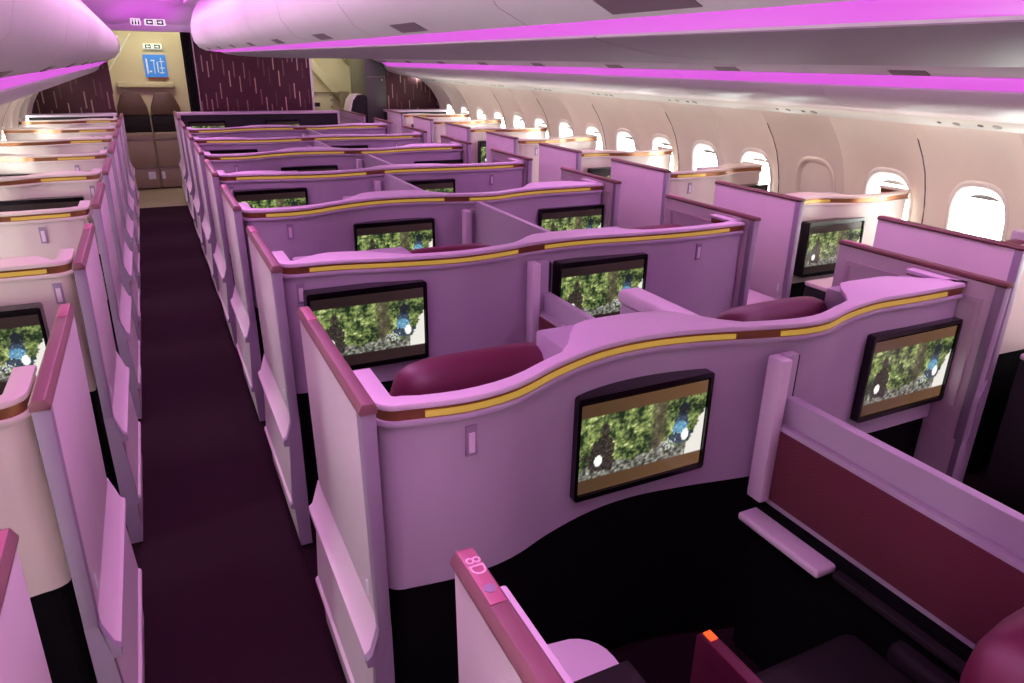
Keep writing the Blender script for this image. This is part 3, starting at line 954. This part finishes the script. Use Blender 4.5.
# attendant seat side view
r = empty('crew_chair', (2.62, 10.2, 0), 'dark maroon high backed crew seat with white edge by the grey cabinet', 'seat')
prof = [(0.0, 0.02), (0.26, 0.02), (0.26, 1.25), (0.20, 1.28), (0.12, 1.27), (0.06, 1.20), (0.02, 1.05), (0.0, 0.85)]
MB().prism([(x - 0.13, z) for x, z in prof], -0.05, 0.25).build('seat_back', M['seatdark'], r, bev=0.01)
MB().prism([(x - 0.155, z) for x, z in prof[3:][::-1]] + [(x - 0.13, z) for x, z in prof[3:]], -0.06, 0.26).build('seat_edge', M['white'], r)

# crew seats and blue placard wall at the end of the left aisle
r = empty('crew_station', (0.06, 11.3, 0), 'cream crew station wall at the end of the left aisle', 'partition')
MB().box(-0.5, 0.62, 0.0, 0.06, 0.0, 2.14).build('station_panel', M['cream'], r)
MB().box(-0.36, 0.32, -0.10, 0.0, 1.33, 1.40, 0.01).build('station_shelf', M['cream'], r)
MB().prism([(-0.5, 1.45), (-0.12, 2.0), (-0.10, 2.0), (-0.48, 1.45)], -0.03, 0.0).build('handrail', M['white'], r)
for i, (x0, x1) in enumerate(((-0.36, 0.02), (0.04, 0.42))):
    s = empty('folding_chair', (0.06 + (x0 + x1) / 2 - 0.06, 11.22, 0), 'brown folding crew seat with taupe base, %s of the pair at the aisle end' % ('left' if i == 0 else 'right'), 'seat', 'pair of crew seats')
    h = (x1 - x0) / 2
    pf = [(-h, 0.98), (h, 0.98), (h * 0.95, 1.08), (h * 0.62, 1.24), (h * 0.45, 1.27), (-h * 0.45, 1.27), (-h * 0.62, 1.24), (-h * 0.95, 1.08)]
    MB().prism(pf, -0.06, 0.04).build('headrest', M['brownseat'], s, bev=0.015)
    MB().box(-h, h, -0.05, 0.04, 0.76, 0.97, 0.01).build('backrest', M['seatdark'], s)
    MB().box(-h, h, -0.12, 0.04, 0.68, 0.755, 0.008).build('control_strip', M['taupe'], s)
    MB().box(-h, h, -0.12, 0.04, 0.30, 0.67, 0.008).build('folded_seat', M['taupe'], s)
    MB().box(-h, h, -0.12, 0.04, 0.02, 0.28, 0.008).build('stowage_door', M['taupe'], s)
    for z in (0.675, 0.29):
        MB().box(-h, h, -0.13, -0.12, z - 0.008, z + 0.008).build('bright_edge', M['steel'], s)
    MB().box((h - 0.13) if i == 0 else (-h + 0.02), (h - 0.04) if i == 0 else (-h + 0.06), -0.124, -0.12, 0.14, 0.24).build('placard', M['pale'], s)
o = empty('blue_placard', (0.19, 11.28, 1.6), 'blue placard with white plan markings on the cream wall above the crew seats', 'placard')
MB().box(-0.135, 0.135, -0.012, 0.01, -0.14, 0.14).build('placard_board', M['blue'], o)
random.seed(3)
mk = MB()
for (a, b, c, d) in ((-0.11, -0.09, -0.1, 0.09), (-0.05, 0.0, 0.06, 0.075), (-0.02, -0.01, -0.1, 0.06), (0.02, 0.035, -0.08, 0.05), (0.05, 0.11, -0.03, -0.02), (0.05, 0.11, 0.05, 0.06), (0.07, 0.08, -0.1, 0.1), (-0.08, -0.05, -0.08, -0.06), (0.04, 0.1, -0.09, -0.08)):
    mk.box(a, b, -0.014, -0.012, c, d)
mk.build('plan_marking', M['pale'], o)
MB().box(-0.11, 0.14, -0.03, 0.01, -0.17, -0.145).build('placard_tray', M['bronze'], o)


def exit_sign(loc, s, label, arrows=True):
    r = empty('exit_sign', loc, label, 'sign', 'signs over the left aisle end')
    MB().box(-0.13 * s, 0.13 * s, -0.02, 0.02, -0.04 * s, 0.04 * s, 0.006).build('sign_box', M['signw'], r)
    for q, d in ((-0.065, 1), (0.065, -1)):
        MB().box((q - 0.042) * s, (q + 0.042) * s, -0.023, -0.019, -0.03 * s, 0.03 * s).build('sign_field', M['signg'], r)
        pts = [(q - 0.028 * d, 0), (q - 0.004 * d, 0.02), (q - 0.004 * d, 0.008), (q + 0.026 * d, 0.008), (q + 0.026 * d, -0.008), (q - 0.004 * d, -0.008), (q - 0.004 * d, -0.02)]
        MB().prism([(x * s, z * s) for x, z in pts], -0.026, -0.022).build('arrow', M['signw'], r)
    MB().prism([(-0.012 * s, 0.03 * s), (-0.006 * s, 0.03 * s), (0.012 * s, -0.03 * s), (0.006 * s, -0.03 * s)], -0.023, -0.019).build('slash_mark', M['signg'], r)
    return r
exit_sign((0.225, 9.62, 2.075), 0.82, 'white exit sign with two green arrow fields hanging above the left aisle end')
exit_sign((0.19, 11.24, 1.84), 0.85, 'white sign with two arrow fields on the cream wall above the blue placard')
r = empty('lavatory_sign', (0.03, 9.62, 2.075), 'small pale green lavatory figure sign left of the hanging exit sign', 'sign')
MB().box(-0.05, 0.05, -0.008, 0.008, -0.035, 0.035, 0.003).build('sign_box', M['signw'], r)
for q in (-0.03, 0.0, 0.03):
    mb = MB(); mb.disc((q, -0.011, 0.018), 0.007, 0.003, 'Y', 10); mb.prism([(q - 0.01, -0.028), (q + 0.01, -0.028), (q + 0.006, 0.008), (q - 0.006, 0.008)], -0.011, -0.008)
    mb.build('figure_mark', M['signg'], r)
cu = bpy.data.curves.new('exit_word', 'FONT'); cu.body = 'EXIT'; cu.size = 0.13; cu.extrude = 0.003; cu.align_x = 'CENTER'; cu.align_y = 'CENTER'
to = bpy.data.objects.new('tmp', cu); COL.objects.link(to); bpy.context.view_layer.update()
me = bpy.data.meshes.new_from_object(to); bpy.data.objects.remove(to); me.materials.clear(); me.materials.append(M['signg'])
r = empty('exit_word_sign', (-0.40, 11.2, 1.88), 'white sign with the word EXIT partly hidden behind the left bins', 'sign')
MB().box(-0.2, 0.2, -0.01, 0.01, -0.08, 0.08, 0.004).build('sign_board', M['signw'], r)
t = bpy.data.objects.new('exit_word', me); COL.objects.link(t); t.parent = r; t.rotation_euler = (math.pi / 2, 0, 0); t.location = (0, -0.013, 0)

# curtain at the right of the left aisle end
mb = MB(); fr, bk = [], []
for i in range(41):
    t = i / 40; x = 0.50 + 0.12 * t; y = 10.32 + 0.022 * math.sin(t * math.pi * 9)
    fr.append((x, y)); bk.append((x, y + 0.006))
mb.ribbon(fr, bk, 0.05, 2.0)
tag(mb.build('curtain', M['curtain'], smooth=80), 'black gathered curtain hanging at the right of the left aisle end', 'curtain')

# galley seen between the wide bulkhead and the grey cabinet
r = empty('galley_wall', (2.7, 12.1, 0), 'cream galley wall with slanted beam and latched cabinet door, beyond the bulkheads', 'galley')
MB().box(-0.9, 1.4, 0.0, 0.1, 0.0, 2.14).build('galley_panel', M['cream'], r)
MB().box(-0.75, -0.02, -0.12, 0.0, 0.8, 1.22, 0.008).build('cabinet_door', M['cream'], r)
MB().box(-0.32, -0.22, -0.13, -0.12, 1.02, 1.08).build('door_latch', M['black'], r)
for z in (0.9, 1.0, 1.1, 1.18):
    MB().box(-0.05, -0.02, -0.13, -0.12, z, z + 0.03).build('hinge', M['taupe'], r)
MB().box(-0.75, 0.25, -0.15, 0.0, 1.22, 1.235).build('shelf', M['creamd'], r)
MB().prism([(-0.6, 1.9), (-0.48, 1.95), (0.32, 1.05), (0.2, 1.0)], -0.10, 0.0).build('slanted_beam', M['cream'], r, bev=0.01)
MB().prism([(0.0, 1.9), (0.06, 1.92), (0.55, 1.5), (0.5, 1.46)], -0.06, 0.0).build('slanted_trim', M['creamd'], r)
for q in (-0.6, -0.52, -0.44):
    s = MB().disc((2.7 + q, 12.03, 1.236), 0.022, 0.10, 'Z').build('bottle', M['steel'] if q != -0.52 else M['taupe'])
    tag(s, {-0.6: 'silver flask on the galley shelf, leftmost of three', -0.52: 'dark flask on the galley shelf, middle of three', -0.44: 'silver flask on the galley shelf, rightmost of three'}[q], 'flask', 'flasks on the galley shelf')
r = empty('wall_unit', (2.75, 11.6, 1.2), 'small control unit with dials on the galley wall', 'control unit')
MB().box(0.05, 0.2, 0.36, 0.4, -0.2, 0.05, 0.004).build('unit_panel', M['creamd'], r)
for z in (-0.12, -0.02):
    MB().disc((0.1, 0.35, z), 0.02, 0.02, 'Y').build('dial', M['taupe'], r)

# dark ottoman units at the right windows
for n in range(0, 2):
    D = 1.50 + PITCH * (n - 1)
    r = empty('footwell_unit', (3.45, D + 0.72, 0), 'black footwell unit on the right aisle floor side, %s the camera' % nth(n), 'console', 'footwell units at the right windows')
    MB().box(-0.50, 0.40, 0.0, 0.30, 0.02, 0.66, 0.015).build('unit_body', M['black'], r)
    MB().box(-0.50, 0.40, 0.0, 0.30, 0.66, 0.685, 0.008).build('unit_top', M['shellw'], r)
